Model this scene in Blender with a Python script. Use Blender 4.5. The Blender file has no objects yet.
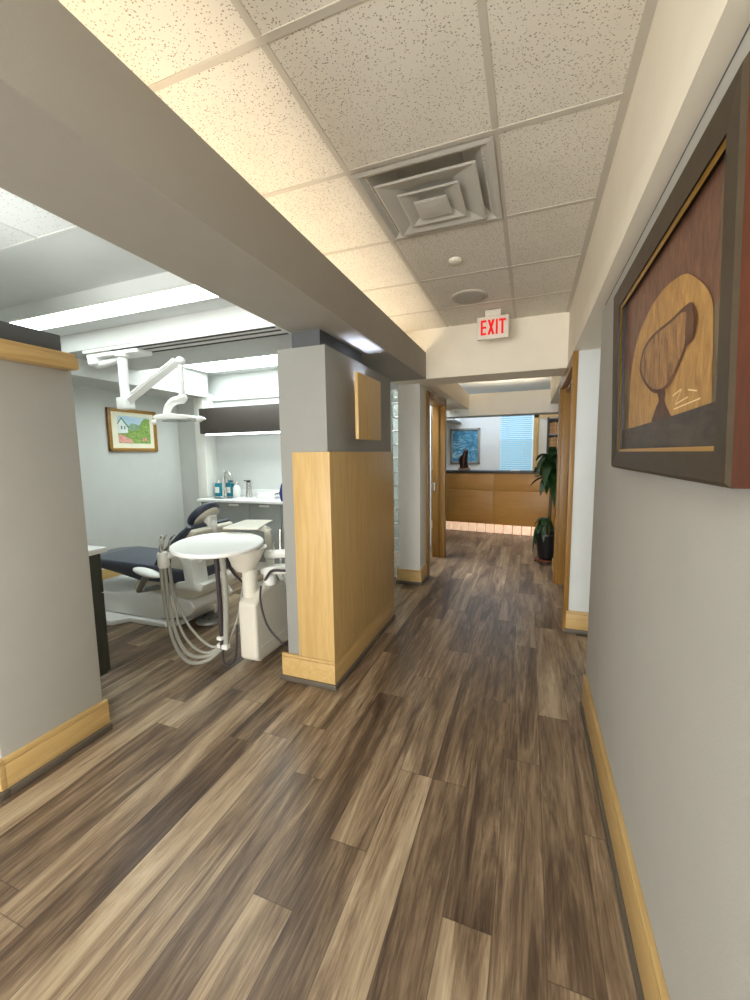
import bpy, bmesh, math, random
from mathutils import Vector, Matrix
random.seed(7)
SC = bpy.context.scene
COL = SC.collection
PI = math.pi

# ------------------------------------------------------------------ materials
def s2l(c):
    return tuple((x/12.92 if x <= 0.04045 else ((x+0.055)/1.055)**2.4) for x in c)
def rgb(r, g, b):
    return s2l((r/255, g/255, b/255)) + (1.0,)

class NT:
    """small helper round a node tree"""
    def __init__(self, name):
        self.m = bpy.data.materials.new(name); self.m.use_nodes = True
        self.t = self.m.node_tree; self.n = self.t.nodes; self.l = self.t.links
        self.b = self.n['Principled BSDF']; self.out = self.n['Material Output']
    def new(self, kind, **kw):
        nd = self.n.new(kind)
        for k, v in kw.items(): setattr(nd, k, v)
        return nd
    def link(self, a, b): self.l.new(a, b)
    def math(self, op, a, b=None, c=None):
        nd = self.new('ShaderNodeMath', operation=op)
        for i, v in enumerate((a, b, c)):
            if v is None: continue
            if isinstance(v, (int, float)): nd.inputs[i].default_value = v
            else: self.link(v, nd.inputs[i])
        return nd.outputs[0]
    def pos(self):
        return self.new('ShaderNodeNewGeometry').outputs['Position']
    def objco(self):
        return self.new('ShaderNodeTexCoord').outputs['Object']
    def scale(self, vec, s):
        nd = self.new('ShaderNodeMapping'); nd.inputs['Scale'].default_value = s
        self.link(vec, nd.inputs['Vector']); return nd.outputs[0]
    def noise(self, vec, scale, detail=4, rough=.55, dist=0):
        nd = self.new('ShaderNodeTexNoise'); nd.inputs['Scale'].default_value = scale
        nd.inputs['Detail'].default_value = detail; nd.inputs['Roughness'].default_value = rough
        nd.inputs['Distortion'].default_value = dist
        if vec is not None: self.link(vec, nd.inputs['Vector'])
        return nd.outputs['Fac']
    def ramp(self, fac, stops):
        nd = self.new('ShaderNodeValToRGB'); e = nd.color_ramp.elements
        while len(e) < len(stops): e.new(.5)
        for el, (p, c) in zip(e, stops): el.position = p; el.color = c
        self.link(fac, nd.inputs[0]); return nd.outputs[0]
    def bump(self, h, strength=.2, dist=.002):
        nd = self.new('ShaderNodeBump'); nd.inputs['Strength'].default_value = strength
        nd.inputs['Distance'].default_value = dist
        self.link(h, nd.inputs['Height']); self.link(nd.outputs[0], self.b.inputs['Normal'])
    def set(self, color=None, rough=.5, metal=0., spec=.5):
        if color is not None: self.b.inputs['Base Color'].default_value = color
        self.b.inputs['Roughness'].default_value = rough
        self.b.inputs['Metallic'].default_value = metal
        self.b.inputs['Specular IOR Level'].default_value = spec

M = {}
def plain(name, color, rough=.5, metal=0., spec=.5, var=.06, nscale=6., bump=0., bscale=180.):
    k = NT(name); k.set(None, rough, metal, spec)
    f = k.noise(k.objco(), nscale, 3)
    lo = tuple(min(1, c*(1-var)) for c in color[:3])+(1,); hi = tuple(min(1, c*(1+var)) for c in color[:3])+(1,)
    k.link(k.ramp(f, [(.3, lo), (.7, hi)]), k.b.inputs['Base Color'])
    if bump: k.bump(k.noise(k.objco(), bscale, 2), bump, .002)
    M[name] = k.m; return k
def emit(name, color, strength, base=None):
    k = NT(name); k.set(base or color, .5)
    k.b.inputs['Emission Color'].default_value = color
    k.b.inputs['Emission Strength'].default_value = strength
    M[name] = k.m; return k
def wood(name, dark, light, axis=2, rough=.38, scale=9.):
    k = NT(name); k.set(None, rough, 0, .4)
    s = [scale]*3; s[axis] = scale*.07
    v = k.scale(k.pos(), s)
    f = k.noise(v, 4., 6, .6, .6)
    f2 = k.noise(k.scale(k.pos(), [q*6 for q in s]), 4., 3)
    mix = k.math('ADD', k.math('MULTIPLY', f, .75), k.math('MULTIPLY', f2, .25))
    k.link(k.ramp(mix, [(.3, dark), (.68, light)]), k.b.inputs['Base Color'])
    M[name] = k.m; return k

plain('paint_grey', (.42, .412, .385, 1), .75, spec=.25, var=.02, bump=.25, bscale=140)
plain('paint_white', (.80, .79, .75, 1), .7, spec=.25, var=.02)
plain('paint_cream', (.88, .82, .70, 1), .7, spec=.25, var=.02, bump=.06, bscale=140)
plain('paint_wall_cool', (.56, .57, .55, 1), .75, spec=.25, var=.02, bump=.2, bscale=140)
plain('paint_taupe', (.30, .298, .28, 1), .75, spec=.25, var=.02, bump=.25, bscale=140)
plain('paint_cool', (.66, .68, .67, 1), .7, spec=.25, var=.02)
plain('paint_pale', (.58, .58, .565, 1), .7, spec=.25, var=.02)
plain('paint_dark', (.10, .105, .11, 1), .7, spec=.2)
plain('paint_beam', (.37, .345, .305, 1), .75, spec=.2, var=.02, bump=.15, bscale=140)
plain('paint_beam_under', (.42, .415, .40, 1), .75, spec=.2, var=.02, bump=.12, bscale=140)
wood('maple', rgb(186, 151, 94), rgb(208, 176, 120), 2)
wood('maple_y', rgb(186, 151, 94), rgb(208, 176, 120), 1)
wood('maple_x', rgb(186, 151, 94), rgb(208, 176, 120), 0)
wood('oak_jamb', rgb(130, 92, 38), rgb(158, 117, 54), 2)
wood('maple_desk_dim', rgb(176, 124, 58), rgb(190, 138, 68), 0, scale=5)  # desk maple, its colour darkened for the dim lobby light
plain('vinyl_dark', rgb(92, 84, 74), .45, spec=.5)
plain('white_plastic', (.80, .80, .77, 1), .32, var=.02)
plain('ivory_plastic', (.70, .66, .57, 1), .38, var=.03)
plain('white_enamel', (.86, .86, .85, 1), .3, var=.02)
plain('worktop_white', (.86, .87, .87, 1), .25, var=.03, nscale=20)
plain('cabinet_grey', rgb(146, 150, 148), .5, var=.04)
plain('cabinet_dark', rgb(62, 66, 58), .5, var=.05)
plain('cabinet_upper', rgb(66, 60, 56), .42, var=.04)
plain('vinyl_navy', rgb(60, 66, 82), .36, var=.08, bump=.1, bscale=200)
plain('hose_grey', rgb(160, 158, 148), .4)
plain('hose_dark', rgb(58, 50, 54), .4)
plain('steel', (.62, .61, .59, 1), .22, 1., var=.03)
plain('grey_metal', rgb(150, 150, 148), .4, .6, var=.03)
plain('black', rgb(18, 17, 17), .4)
plain('track_dark', rgb(42, 42, 42), .6)
plain('gilt', rgb(190, 145, 60), .3, .85, var=.1)
plain('frame_bronze', rgb(66, 55, 40), .5, .1, var=.14, nscale=30)
wood('frame_red', rgb(50, 22, 7), rgb(82, 38, 13), 2, .35)
wood('frame_gold_wood', rgb(120, 82, 30), rgb(172, 128, 60), 1, .35, 20)
plain('frame_silver', rgb(150, 148, 140), .4, .4)
plain('mat_board', rgb(232, 228, 206), .8)
plain('mortar', (.75, .77, .76, 1), .7)
plain('paper', (.82, .82, .80, 1), .8)
plain('blue_fabric', rgb(40, 50, 120), .8)
plain('mouthwash', rgb(30, 130, 150), .15, var=.15)
plain('bronze_dark', rgb(62, 30, 20), .3, .3, var=.3, nscale=25)
plain('stone_base', rgb(150, 120, 80), .5, var=.3, nscale=60)
plain('pot_black', rgb(20, 20, 20), .35)
plain('leaf', rgb(30, 62, 26), .38, var=.45, nscale=9)
plain('stem_brown', rgb(86, 66, 40), .7, var=.2)
plain('dolly_red', rgb(110, 54, 32), .5)
plain('file_tan', rgb(196, 150, 104), .8, var=.2, nscale=30)
plain('file_buff', rgb(214, 176, 132), .8, var=.2, nscale=30)
plain('speaker_grille', rgb(176, 172, 162), .6)
plain('sign_white', rgb(232, 226, 212), .4, var=.02)
k = emit('exit_red', (1, .015, .012, 1), .52, (.05, 0, 0, 1)); k.b.inputs['Specular IOR Level'].default_value = .1
emit('panel_lamp', (.90, 1, .97, 1), 6.0)
emit('cove_lamp', (1, .86, .66, 1), 10.3)
emit('uplight', (.92, 1, .97, 1), 42.0)
emit('strip_lamp', (.92, 1, .98, 1), 2.6)
emit('bulb_cool', (.62, .74, 1, 1), 700.0)

# desk glass blocks: the warm light behind them is put into their emission
k = NT('block_glow'); k.set((.9, .7, .55, 1), .15)
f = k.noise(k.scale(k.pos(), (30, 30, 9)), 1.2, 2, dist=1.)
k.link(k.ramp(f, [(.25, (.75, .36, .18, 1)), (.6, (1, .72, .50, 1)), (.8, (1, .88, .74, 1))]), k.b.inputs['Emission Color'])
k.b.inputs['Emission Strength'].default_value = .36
M['block_glow'] = k.m
k = NT('glass_block'); k.set((.80, .88, .86, 1), .12)
k.b.inputs['Transmission Weight'].default_value = .75; k.b.inputs['IOR'].default_value = 1.3
k.bump(k.noise(k.pos(), 14., 2, dist=1.5), .8, .02); M['glass_block'] = k.m
k = NT('window_glass'); k.set((.9, .97, 1, 1), .02)
k.b.inputs['Transmission Weight'].default_value = 1.; k.b.inputs['IOR'].default_value = 1.01; M['window_glass'] = k.m
k = NT('blind_slat'); k.set((.50, .74, .84, 1), .5)
tr = k.new('ShaderNodeBsdfTranslucent'); tr.inputs[0].default_value = (.42, .72, .84, 1)
mx = k.new('ShaderNodeMixShader'); mx.inputs[0].default_value = .6
k.link(k.b.outputs[0], mx.inputs[1]); k.link(tr.outputs[0], mx.inputs[2]); k.link(mx.outputs[0], k.out.inputs[0]); M['blind_slat'] = k.m

# ceiling tiles: pale mineral fibre with pinholes and short fissures
k = NT('ceiling_tile'); k.set(None, .9, 0, .1)
p = k.pos()
v1 = k.new('ShaderNodeTexVoronoi'); v1.inputs['Scale'].default_value = 105; k.link(p, v1.inputs['Vector'])
h1 = k.math('LESS_THAN', v1.outputs['Distance'], k.math('MULTIPLY', k.noise(p, 120., 1), .43))
v2 = k.new('ShaderNodeTexVoronoi'); v2.inputs['Scale'].default_value = 58; k.link(k.scale(p, (1, 1.7, 1)), v2.inputs['Vector'])
h2 = k.math('LESS_THAN', v2.outputs['Distance'], k.math('MULTIPLY', k.noise(p, 60., 1), .34))
h = k.math('MAXIMUM', h1, h2)
base = k.ramp(k.noise(p, 3., 3), [(.3, (.73, .69, .61, 1)), (.7, (.79, .75, .67, 1))])
mxc = k.new('ShaderNodeMix', data_type='RGBA'); k.link(k.math('MULTIPLY', h, .75), mxc.inputs['Factor'])
k.link(base, mxc.inputs['A']); mxc.inputs['B'].default_value = (.22, .17, .12, 1)
k.link(mxc.outputs['Result'], k.b.inputs['Base Color']); M['ceiling_tile'] = k.m
plain('grid_metal', (.56, .52, .45, 1), .5, spec=.3, var=.02)
plain('vent_metal', (.58, .565, .52, 1), .42, spec=.4, var=.03)
plain('grid_white', (.70, .70, .68, 1), .5, spec=.3, var=.02)
k = NT('ceiling_tile_white'); k.set(None, .9, 0, .1)
v1 = k.new('ShaderNodeTexVoronoi'); v1.inputs['Scale'].default_value = 60; k.link(k.pos(), v1.inputs['Vector'])
h1 = k.math('LESS_THAN', v1.outputs['Distance'], k.math('MULTIPLY', k.noise(k.pos(), 80., 1), .4))
k.link(k.ramp(h1, [(.0, (.76, .77, .76, 1)), (1., (.5, .5, .5, 1))]), k.b.inputs['Base Color']); M['ceiling_tile_white'] = k.m

# floor: vinyl planks, long along Y, every plank its own tone with streaky grain
def floor_material():
    k = NT('floor_plank'); W, L = .151, 1.22
    sx = k.new('ShaderNodeSeparateXYZ'); k.link(k.pos(), sx.inputs[0])
    X, Y = sx.outputs[0], sx.outputs[1]
    xs = k.math('DIVIDE', k.math('ADD', X, 20.0), W)
    ix = k.math('FLOOR', xs); fx = k.math('FRACT', xs)
    wn = k.new('ShaderNodeTexWhiteNoise', noise_dimensions='1D'); k.link(ix, wn.inputs['W'])
    ys = k.math('ADD', k.math('DIVIDE', k.math('ADD', Y, 20.0), L), wn.outputs['Value'])
    iy = k.math('FLOOR', ys); fy = k.math('FRACT', ys)
    cb = k.new('ShaderNodeCombineXYZ'); k.link(ix, cb.inputs[0]); k.link(iy, cb.inputs[1])
    w2 = k.new('ShaderNodeTexWhiteNoise', noise_dimensions='3D'); k.link(cb.outputs[0], w2.inputs['Vector'])
    tone = w2.outputs['Value']
    off = k.new('ShaderNodeVectorMath', operation='MULTIPLY_ADD')
    k.link(w2.outputs['Color'], off.inputs[0]); off.inputs[1].default_value = (7, 7, 7); k.link(k.pos(), off.inputs[2])
    g1 = k.noise(k.scale(off.outputs[0], (9, .95, 1)), 1., 6, .62, 1.2)        # broad streaks
    g2 = k.noise(k.scale(off.outputs[0], (46, 2.6, 1)), 1., 5, .68, 1.5)       # fine grain
    g3 = k.noise(k.scale(off.outputs[0], (150, 9, 1)), 1., 3, .6, .6)
    s = k.math('ADD', k.math('MULTIPLY', g1, .58), k.math('MULTIPLY', g2, .34))
    s = k.math('ADD', s, k.math('MULTIPLY', g3, .10))
    s = k.math('ADD', s, k.math('MULTIPLY', k.math('SUBTRACT', tone, .5), .15))
    col = k.ramp(s, [(.35, rgb(62, 47, 37)), (.45, rgb(98, 79, 62)), (.53, rgb(130, 109, 87)), (.62, rgb(164, 143, 117)), (.74, rgb(192, 173, 146))])
    ex = k.math('MINIMUM', fx, k.math('SUBTRACT', 1.0, fx)); ey = k.math('MINIMUM', fy, k.math('SUBTRACT', 1.0, fy))
    seam = k.math('MAXIMUM', k.math('LESS_THAN', ex, .012), k.math('LESS_THAN', ey, .0016))
    mx = k.new('ShaderNodeMix', data_type='RGBA'); k.link(k.math('MULTIPLY', seam, .5), mx.inputs['Factor'])
    k.link(col, mx.inputs['A']); mx.inputs['B'].default_value = rgb(52, 42, 34)
    k.link(mx.outputs['Result'], k.b.inputs['Base Color'])
    k.link(k.math('ADD', .27, k.math('MULTIPLY', g2, .16)), k.b.inputs['Roughness'])
    k.b.inputs['Specular IOR Level'].default_value = .45
    k.bump(k.math('SUBTRACT', g2, seam), .12, .002)
    M['floor_plank'] = k.m
floor_material()

# painted pigments
def pigment(name, a, b, scale=9., stretch=(1, 1, .35), rough=.42):
    k = NT(name); k.set(None, rough, 0, .4)
    f = k.noise(k.scale(k.pos(), stretch), scale, 6, .65, .8)
    k.link(k.ramp(f, [(.3, a), (.7, b)]), k.b.inputs['Base Color']); M[name] = k.m
pigment('pig_red', rgb(78, 52, 42), rgb(134, 94, 74), 46)
pigment('pig_grey', rgb(82, 68, 54), rgb(132, 112, 86), 42)
pigment('pig_glow', rgb(146, 102, 54), rgb(196, 154, 88), 36)
pigment('pig_cup', rgb(84, 52, 32), rgb(184, 138, 84), 36)
pigment('pig_cupdark', rgb(66, 38, 26), rgb(108, 68, 42), 20)
pigment('pig_ledge', rgb(52, 44, 38), rgb(92, 80, 68), 30, (1, .35, 1))
pigment('pig_sign', rgb(236, 214, 160), rgb(244, 226, 180), 14)
pigment('pig_sky', rgb(150, 190, 220), rgb(206, 222, 228), 10, (1, .4, 1))
pigment('pig_hill', rgb(110, 150, 140), rgb(160, 180, 140), 22)
pigment('pig_green', rgb(84, 128, 60), rgb(168, 192, 104), 34, (1, 1, 1))
pigment('pig_roof', rgb(60, 120, 92), rgb(90, 140, 110), 12)
pigment('pig_house', rgb(214, 224, 224), rgb(232, 236, 236), 12)
pigment('pig_flower', rgb(206, 110, 116), rgb(236, 196, 176), 50, (1, 1, 1))
k = NT('pig_sea'); k.set(None, .5)
f = k.noise(k.scale(k.pos(), (2.2, 2.2, 4)), 1.6, 7, .65, 2.2)
k.link(k.ramp(f, [(.30, rgb(36, 92, 128)), (.5, rgb(78, 150, 182)), (.62, rgb(150, 196, 214)), (.72, rgb(226, 236, 240))]), k.b.inputs['Base Color']); M['pig_sea'] = k.m

# ------------------------------------------------------------------ mesh builder
def norm_group(o, label, cat, group): 
    o['label'] = label; o['category'] = cat
    if group: o['group'] = group
WL = {}                                                   # world location of every object
class MB:
    def __init__(self): self.bm = bmesh.new(); self.mats = []
    def mi(self, m):
        if m is None: m = '__default'
        if m not in self.mats: self.mats.append(m)
        return self.mats.index(m)
    def _add(self, tmp, m=None, mat4=None):
        i = self.mi(m)
        for f in tmp.faces: f.material_index = i
        if mat4 is not None: bmesh.ops.transform(tmp, matrix=mat4, verts=tmp.verts)
        me = bpy.data.meshes.new('t'); tmp.to_mesh(me); tmp.free()
        self.bm.from_mesh(me); bpy.data.meshes.remove(me); return self
    def box(self, x0, x1, y0, y1, z0, z1, bev=0., m=None, seg=2, mat4=None):
        t = bmesh.new(); bmesh.ops.create_cube(t, size=1.)
        for v in t.verts:
            v.co = Vector(((x0+x1)/2+v.co.x*(x1-x0), (y0+y1)/2+v.co.y*(y1-y0), (z0+z1)/2+v.co.z*(z1-z0)))
        if bev: bmesh.ops.bevel(t, geom=list(t.edges), offset=bev, segments=seg, profile=.6, affect='EDGES')
        return self._add(t, m, mat4)
    def prism(self, pts, axis, a, b, bev=0., m=None, seg=2, mat4=None):
        """polygon extruded along an axis: axis 0 pts=(y,z), 1 pts=(x,z), 2 pts=(x,y)"""
        def co(p, h):
            return (h, p[0], p[1]) if axis == 0 else (p[0], h, p[1]) if axis == 1 else (p[0], p[1], h)
        t = bmesh.new()
        A = [t.verts.new(co(p, a)) for p in pts]; B = [t.verts.new(co(p, b)) for p in pts]
        n = len(pts)
        t.faces.new(A); t.faces.new(B[::-1])
        for i in range(n): t.faces.new((A[i], B[i], B[(i+1) % n], A[(i+1) % n]))
        bmesh.ops.recalc_face_normals(t, faces=t.faces)
        if bev: bmesh.ops.bevel(t, geom=list(t.edges), offset=bev, segments=seg, profile=.6, affect='EDGES', clamp_overlap=True)
        return self._add(t, m, mat4)
    def quad(self, pts, m=None):
        t = bmesh.new(); t.faces.new([t.verts.new(p) for p in pts]); return self._add(t, m)
    def tube(self, pts, r, m=None, seg=10, smooth=0, caps=True):
        P = [Vector(p) for p in pts]
        if smooth: P = spline(P, smooth)
        R = r if isinstance(r, (list, tuple)) else [r]*len(P)
        if len(R) != len(P): R = [R[0]+(R[-1]-R[0])*i/(len(P)-1) for i in range(len(P))]
        t = bmesh.new(); rings = []; up = None
        for i, p in enumerate(P):
            d = (P[min(i+1, len(P)-1)]-P[max(i-1, 0)]).normalized()
            if up is None: up = Vector((0, 0, 1)) if abs(d.z) < .9 else Vector((1, 0, 0))
            s = d.cross(up).normalized(); up = s.cross(d).normalized()
            rings.append([t.verts.new(p+(s*math.cos(2*PI*j/seg)+up*math.sin(2*PI*j/seg))*R[i]) for j in range(seg)])
        for a, b in zip(rings, rings[1:]):
            for j in range(seg): t.faces.new((a[j], a[(j+1) % seg], b[(j+1) % seg], b[j]))
        if caps: t.faces.new(rings[0][::-1]); t.faces.new(rings[-1])
        bmesh.ops.recalc_face_normals(t, faces=t.faces)
        return self._add(t, m)
    def lathe(self, prof, c, m=None, seg=32, sx=1., sy=1., rot=0., mat4=None):
        """prof = (radius, z) from bottom to top round a vertical axis at c"""
        t = bmesh.new(); rings = []
        for r, z in prof:
            ring = []
            for j in range(seg):
                a = 2*PI*j/seg; x, y = r*sx*math.cos(a), r*sy*math.sin(a)
                ring.append(t.verts.new((c[0]+x*math.cos(rot)-y*math.sin(rot), c[1]+x*math.sin(rot)+y*math.cos(rot), c[2]+z)))
            rings.append(ring)
        for a, b in zip(rings, rings[1:]):
            for j in range(seg): t.faces.new((a[j], a[(j+1) % seg], b[(j+1) % seg], b[j]))
        t.faces.new(rings[0][::-1]); t.faces.new(rings[-1])
        bmesh.ops.recalc_face_normals(t, faces=t.faces)
        return self._add(t, m, mat4)
    def ball(self, c, r, m=None, mat4=None, seg=20):
        t = bmesh.new(); bmesh.ops.create_uvsphere(t, u_segments=seg, v_segments=seg//2, radius=1.)
        for v in t.verts: v.co = Vector((c[0]+v.co.x*r[0], c[1]+v.co.y*r[1], c[2]+v.co.z*r[2]))
        return self._add(t, m, mat4)
    def build(self, name, mat=None, parent=None, kind=None, flat=False):
        bm = self.bm
        bm.normal_update()
        for f in bm.faces: f.smooth = not flat
        for e in bm.edges:
            if len(e.link_faces) == 2 and e.calc_face_angle(0) > .62: e.smooth = False
        xs = [v.co for v in bm.verts]
        if parent is None:
            o0 = Vector(((min(v.x for v in xs)+max(v.x for v in xs))/2, (min(v.y for v in xs)+max(v.y for v in xs))/2, min(v.z for v in xs)))
            loc = o0
        else:
            o0 = WL[parent]; loc = Vector((0, 0, 0))
        bmesh.ops.translate(bm, vec=-o0, verts=bm.verts)
        me = bpy.data.meshes.new(name); bm.to_mesh(me); bm.free()
        for q in self.mats: me.materials.append(M[mat] if q == '__default' else M[q])
        o = bpy.data.objects.new(name, me); COL.objects.link(o)
        o.location = loc; WL[o] = o0
        if parent is not None: o.parent = parent
        if kind: o['kind'] = kind
        return o
def spline(P, n):
    out = []
    Q = [P[0]*2-P[1]]+P+[P[-1]*2-P[-2]]
    for i in range(1, len(Q)-2):
        for k_ in range(n):
            t = k_/n; a, b, c, d = Q[i-1], Q[i], Q[i+1], Q[i+2]
            out.append(.5*((2*b)+(c-a)*t+(2*a-5*b+4*c-d)*t*t+(3*b-a-3*c+d)*t**3))
    out.append(P[-1]); return out
def thing(name, label, cat, loc, group=None):
    o = bpy.data.objects.new(name, None); COL.objects.link(o); o.location = loc; WL[o] = Vector(loc)
    o.empty_display_size = .1; norm_group(o, label, cat, group); return o
def tag(o, label, cat, group=None): norm_group(o, label, cat, group); return o
def struct(name, mb, mat, parent=None): return mb.build(name, mat, parent, None if parent else 'structure')
def shift(o, vec):                                        # move a copy
    o.location = o.location+Vector(vec)
def copy_tree(o, parent=None):
    c = o.copy(); COL.objects.link(c)
    if parent is not None: c.parent = parent
    for ch in list(o.children): copy_tree(ch, c)
    return c
def light(name, kind, loc, power, color=(1, 1, 1), size=1., sy=None, rot=(0, 0, 0)):
    d = bpy.data.lights.new(name, kind); d.energy = power; d.color = color
    if kind == 'AREA':
        d.size = size
        if sy: d.shape = 'RECTANGLE'; d.size_y = sy
    o = bpy.data.objects.new(name, d); COL.objects.link(o); o.location = loc; o.rotation_euler = rot
    return o

CZ = 2.65       # ceiling
# ================================================================== SETTING
struct('floor', MB().box(-6, 3, -3.2, 10.2, -.1, 0), 'floor_plank')
# --- ceilings
struct('ceiling', MB().box(-1.4, .34, -3.2, 1.80, CZ+.006, CZ+.1).box(-1.4, .34, 2.29, 4.5, CZ+.006, CZ+.1).box(-1.4, -.703, 1.80, 2.29, CZ+.006, CZ+.1).box(-.213, .34, 1.80, 2.29, CZ+.006, CZ+.1), 'ceiling_tile')
g = MB()
for x in (-1.37, -.765, -.153): g.box(x-.012, x+.012, -3.2, 4.06, CZ+.004, CZ+.012, m='grid_metal')
g.box(.262, .292, -3.2, 4.06, CZ+.004, CZ+.012, m='grid_metal')
y = 1.741-.607*8
while y < 4.0:
    g.box(-1.4, .27, y-.012, y+.012, CZ+.0035, CZ+.011, m='grid_metal'); y += .607
struct('trim_1', g, 'grid_metal')
struct('ceiling_lobby', MB().box(-6, 3, 4.46, 10.2, CZ+.006, CZ+.1), 'paint_white')
struct('ceiling_dental', MB().box(-5, -1.34, .6, 1.58, CZ, CZ+.1), 'ceiling_tile_white')
g = MB()
g.box(-2.563, -2.547, .8, 1.58, CZ-.004, CZ+.01); g.box(-5, -1.35, 1.57, 1.586, CZ-.004, CZ+.01); g.box(-5, -1.35, .96, .976, CZ-.004, CZ+.01)
g.box(-3.17, -3.155, .8, 1.58, CZ-.004, CZ+.01); g.box(-1.96, -1.944, .8, 1.58, CZ-.004, CZ+.01)
struct('trim_2', g, 'grid_white')
struct('ceiling_dental_soffit', MB().prism([(1.58, CZ), (2.15, CZ), (2.15, 2.55), (4.8, 2.55), (4.8, CZ+.1), (1.58, CZ+.1)], 0, -5, -1.34), 'paint_cool')
struct('beam_dental', MB().box(-4.06, -1.36, 2.58, 3.40, 2.40, 2.56), 'paint_pale')
struct('wall_dental_bulkhead', MB().box(-4.7, -4.05, .8, 4.44, 2.235, CZ), 'paint_pale')
# --- the long light trough beside the corridor: front lip, bottom board, back upstand
def trough(y0, y1):
    b = MB()
    b.prism([(-1.365, 2.184), (-.98, 2.184), (-.98, 2.435), (-1.005, 2.435), (-1.005, 2.212), (-1.34, 2.212), (-1.34, CZ), (-1.365, CZ)], 1, y0, y1)
    return b
def paint_faces(o, test, mat):
    o.data.materials.append(M[mat]); i = len(o.data.materials)-1
    for p in o.data.polygons:
        if test(p): p.material_index = i
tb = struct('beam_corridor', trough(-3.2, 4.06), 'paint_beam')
struct('beam_lobby', trough(4.46, 7.12), 'paint_cream')
struct('beam_header', MB().box(-1.34, .30, 4.06, 4.46, 2.184, CZ+.02), 'paint_cream')
struct('beam_lobby_header', MB().box(-6, 3, 7.12, 7.15, 2.07, 2.43).box(-6, 3, 7.1501, 7.5, 2.07, 2.10), 'paint_white')
# --- right side: soffit box, wall below it with the shadow joint, alcove
struct('wall_right_soffit', MB().box(.292, 1.9, -3.2, 4.5, 2.2, CZ+.02), 'paint_cream')
struct('wall_right_soffit_lobby', MB().box(.285, 1.9, 4.5, 7.12, 2.2, CZ+.02), 'paint_cream')
rw = MB().box(.335, .52, -3.2, 2.50, 0, 2.184, bev=.02, seg=4)
struct('wall_right', rw, 'paint_grey')
struct('trim_3', MB().box(.345, .5, -3.2, 2.48, 2.184, 2.202), 'paint_dark')
struct('wall_right_alcove', MB().box(1.75, 1.85, 2.3, 3.7, 0, 2.2).box(.50, 1.8, 2.3, 2.42, 0, 2.2), 'paint_white')
struct('wall_right_pillar', MB().box(.3245, 1.8, 3.50, 3.62, 0, 2.201), 'paint_cool')
struct('wall_right_far', MB().box(.31, .45, 4.86, 5.32, 0, 2.2), 'paint_white')
# --- back and outer shell
wbk = MB(); wbk.box(-2.9, -2.3, -3.3, -3.2, 0, CZ).box(.2, .5, -3.3, -3.2, 0, CZ).box(-2.3, .2, -3.3, -3.2, 0, .5).box(-2.3, .2, -3.3, -3.2, 2.45, CZ)
struct('wall_back', wbk, 'paint_white')
w2 = MB()
for x_ in (-2.3, -1.07, .16): w2.box(x_, x_+.04, -3.28, -3.22, .5, 2.45)
w2.box(-2.3, .2, -3.28, -3.22, .5, .54).box(-2.3, .2, -3.28, -3.22, 2.41, 2.45)
w2o = struct('added_window', w2, 'paint_white')  # made-up rear window, lets the fill light into the corridor
#.box(-2.9, .5, -3.3, -3.2, 0, CZ), 'paint_white')
struct('wall_left_rear', MB().box(-2.75, -2.6, -3.2, .70, 0, CZ).box(-4.8, -2.6, .58, .72, 0, CZ), 'paint_white')
struct('ceiling_rear_left', MB().box(-2.75, -1.36, -3.2, .62, CZ, CZ+.08), 'paint_white')
struct('wall_dental_left', MB().box(-4.75, -4.6, .6, 4.9, 0, CZ), 'paint_wall_cool')
struct('wall_dental_corner', MB().box(-4.7, -4.27, 4.43, 4.9, 0, 2.56), 'paint_cool')
struct('wall_dental_back', MB().box(-4.3, -1.9, 4.60, 4.75, 0, 2.56), 'paint_cool')
struct('wall_dental_return', MB().box(-4.6, -4.272, 4.42, 4.46, 0, 2.24), 'paint_wall_cool')
struct('trim_4', MB().box(-4.275, -4.12, 4.395, 4.62, 0, 2.30, bev=.004), 'paint_white')
struct('trim_5', MB().box(-4.12, -2.0, 4.57, 4.60, 2.205, 2.235), 'paint_cool')
struct('wall_dental_right', MB().box(-2.2, -2.08, 3.5, 4.62, 0, 2.56), 'paint_white')
struct('wall_hall_ceiling', MB().box(-2.2, -1.34, 3.3, 4.6, 2.5, 2.56), 'paint_white')
# --- foreground column at left with maple cap and dark infill
struct('wall_left_column', MB().box(-2.47, -2.10, .942, 1.392, 0, 1.872, bev=.006), 'paint_grey')
cp = MB().box(-2.53, -2.035, .89, 1.385, 1.872, 1.925, bev=.003).box(-2.52, -2.045, .90, 1.380, 1.925, 1.945, bev=.003)
struct('trim_6', cp, 'maple_y')
struct('trim_7', MB().box(-2.5, -2.15, .9, 1.385, 1.94, 2.045), 'paint_dark')
# --- central partition with maple wainscot
struct('wall_centre', MB().box(-1.430, -1.108, 2.15, 3.33, 0, 2.077, bev=.004), 'paint_taupe')
struct('trim_8', MB().box(-1.36, -1.17, 2.21, 2.85, 2.06, 2.186), 'paint_dark')
struct('trim_9', MB().prism([(-1.335, 2.125), (-1.084, 2.125), (-1.084, 3.32), (-1.109, 3.32), (-1.109, 2.151), (-1.335, 2.151)], 2, .185, 1.468, bev=.002), 'maple')
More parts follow.
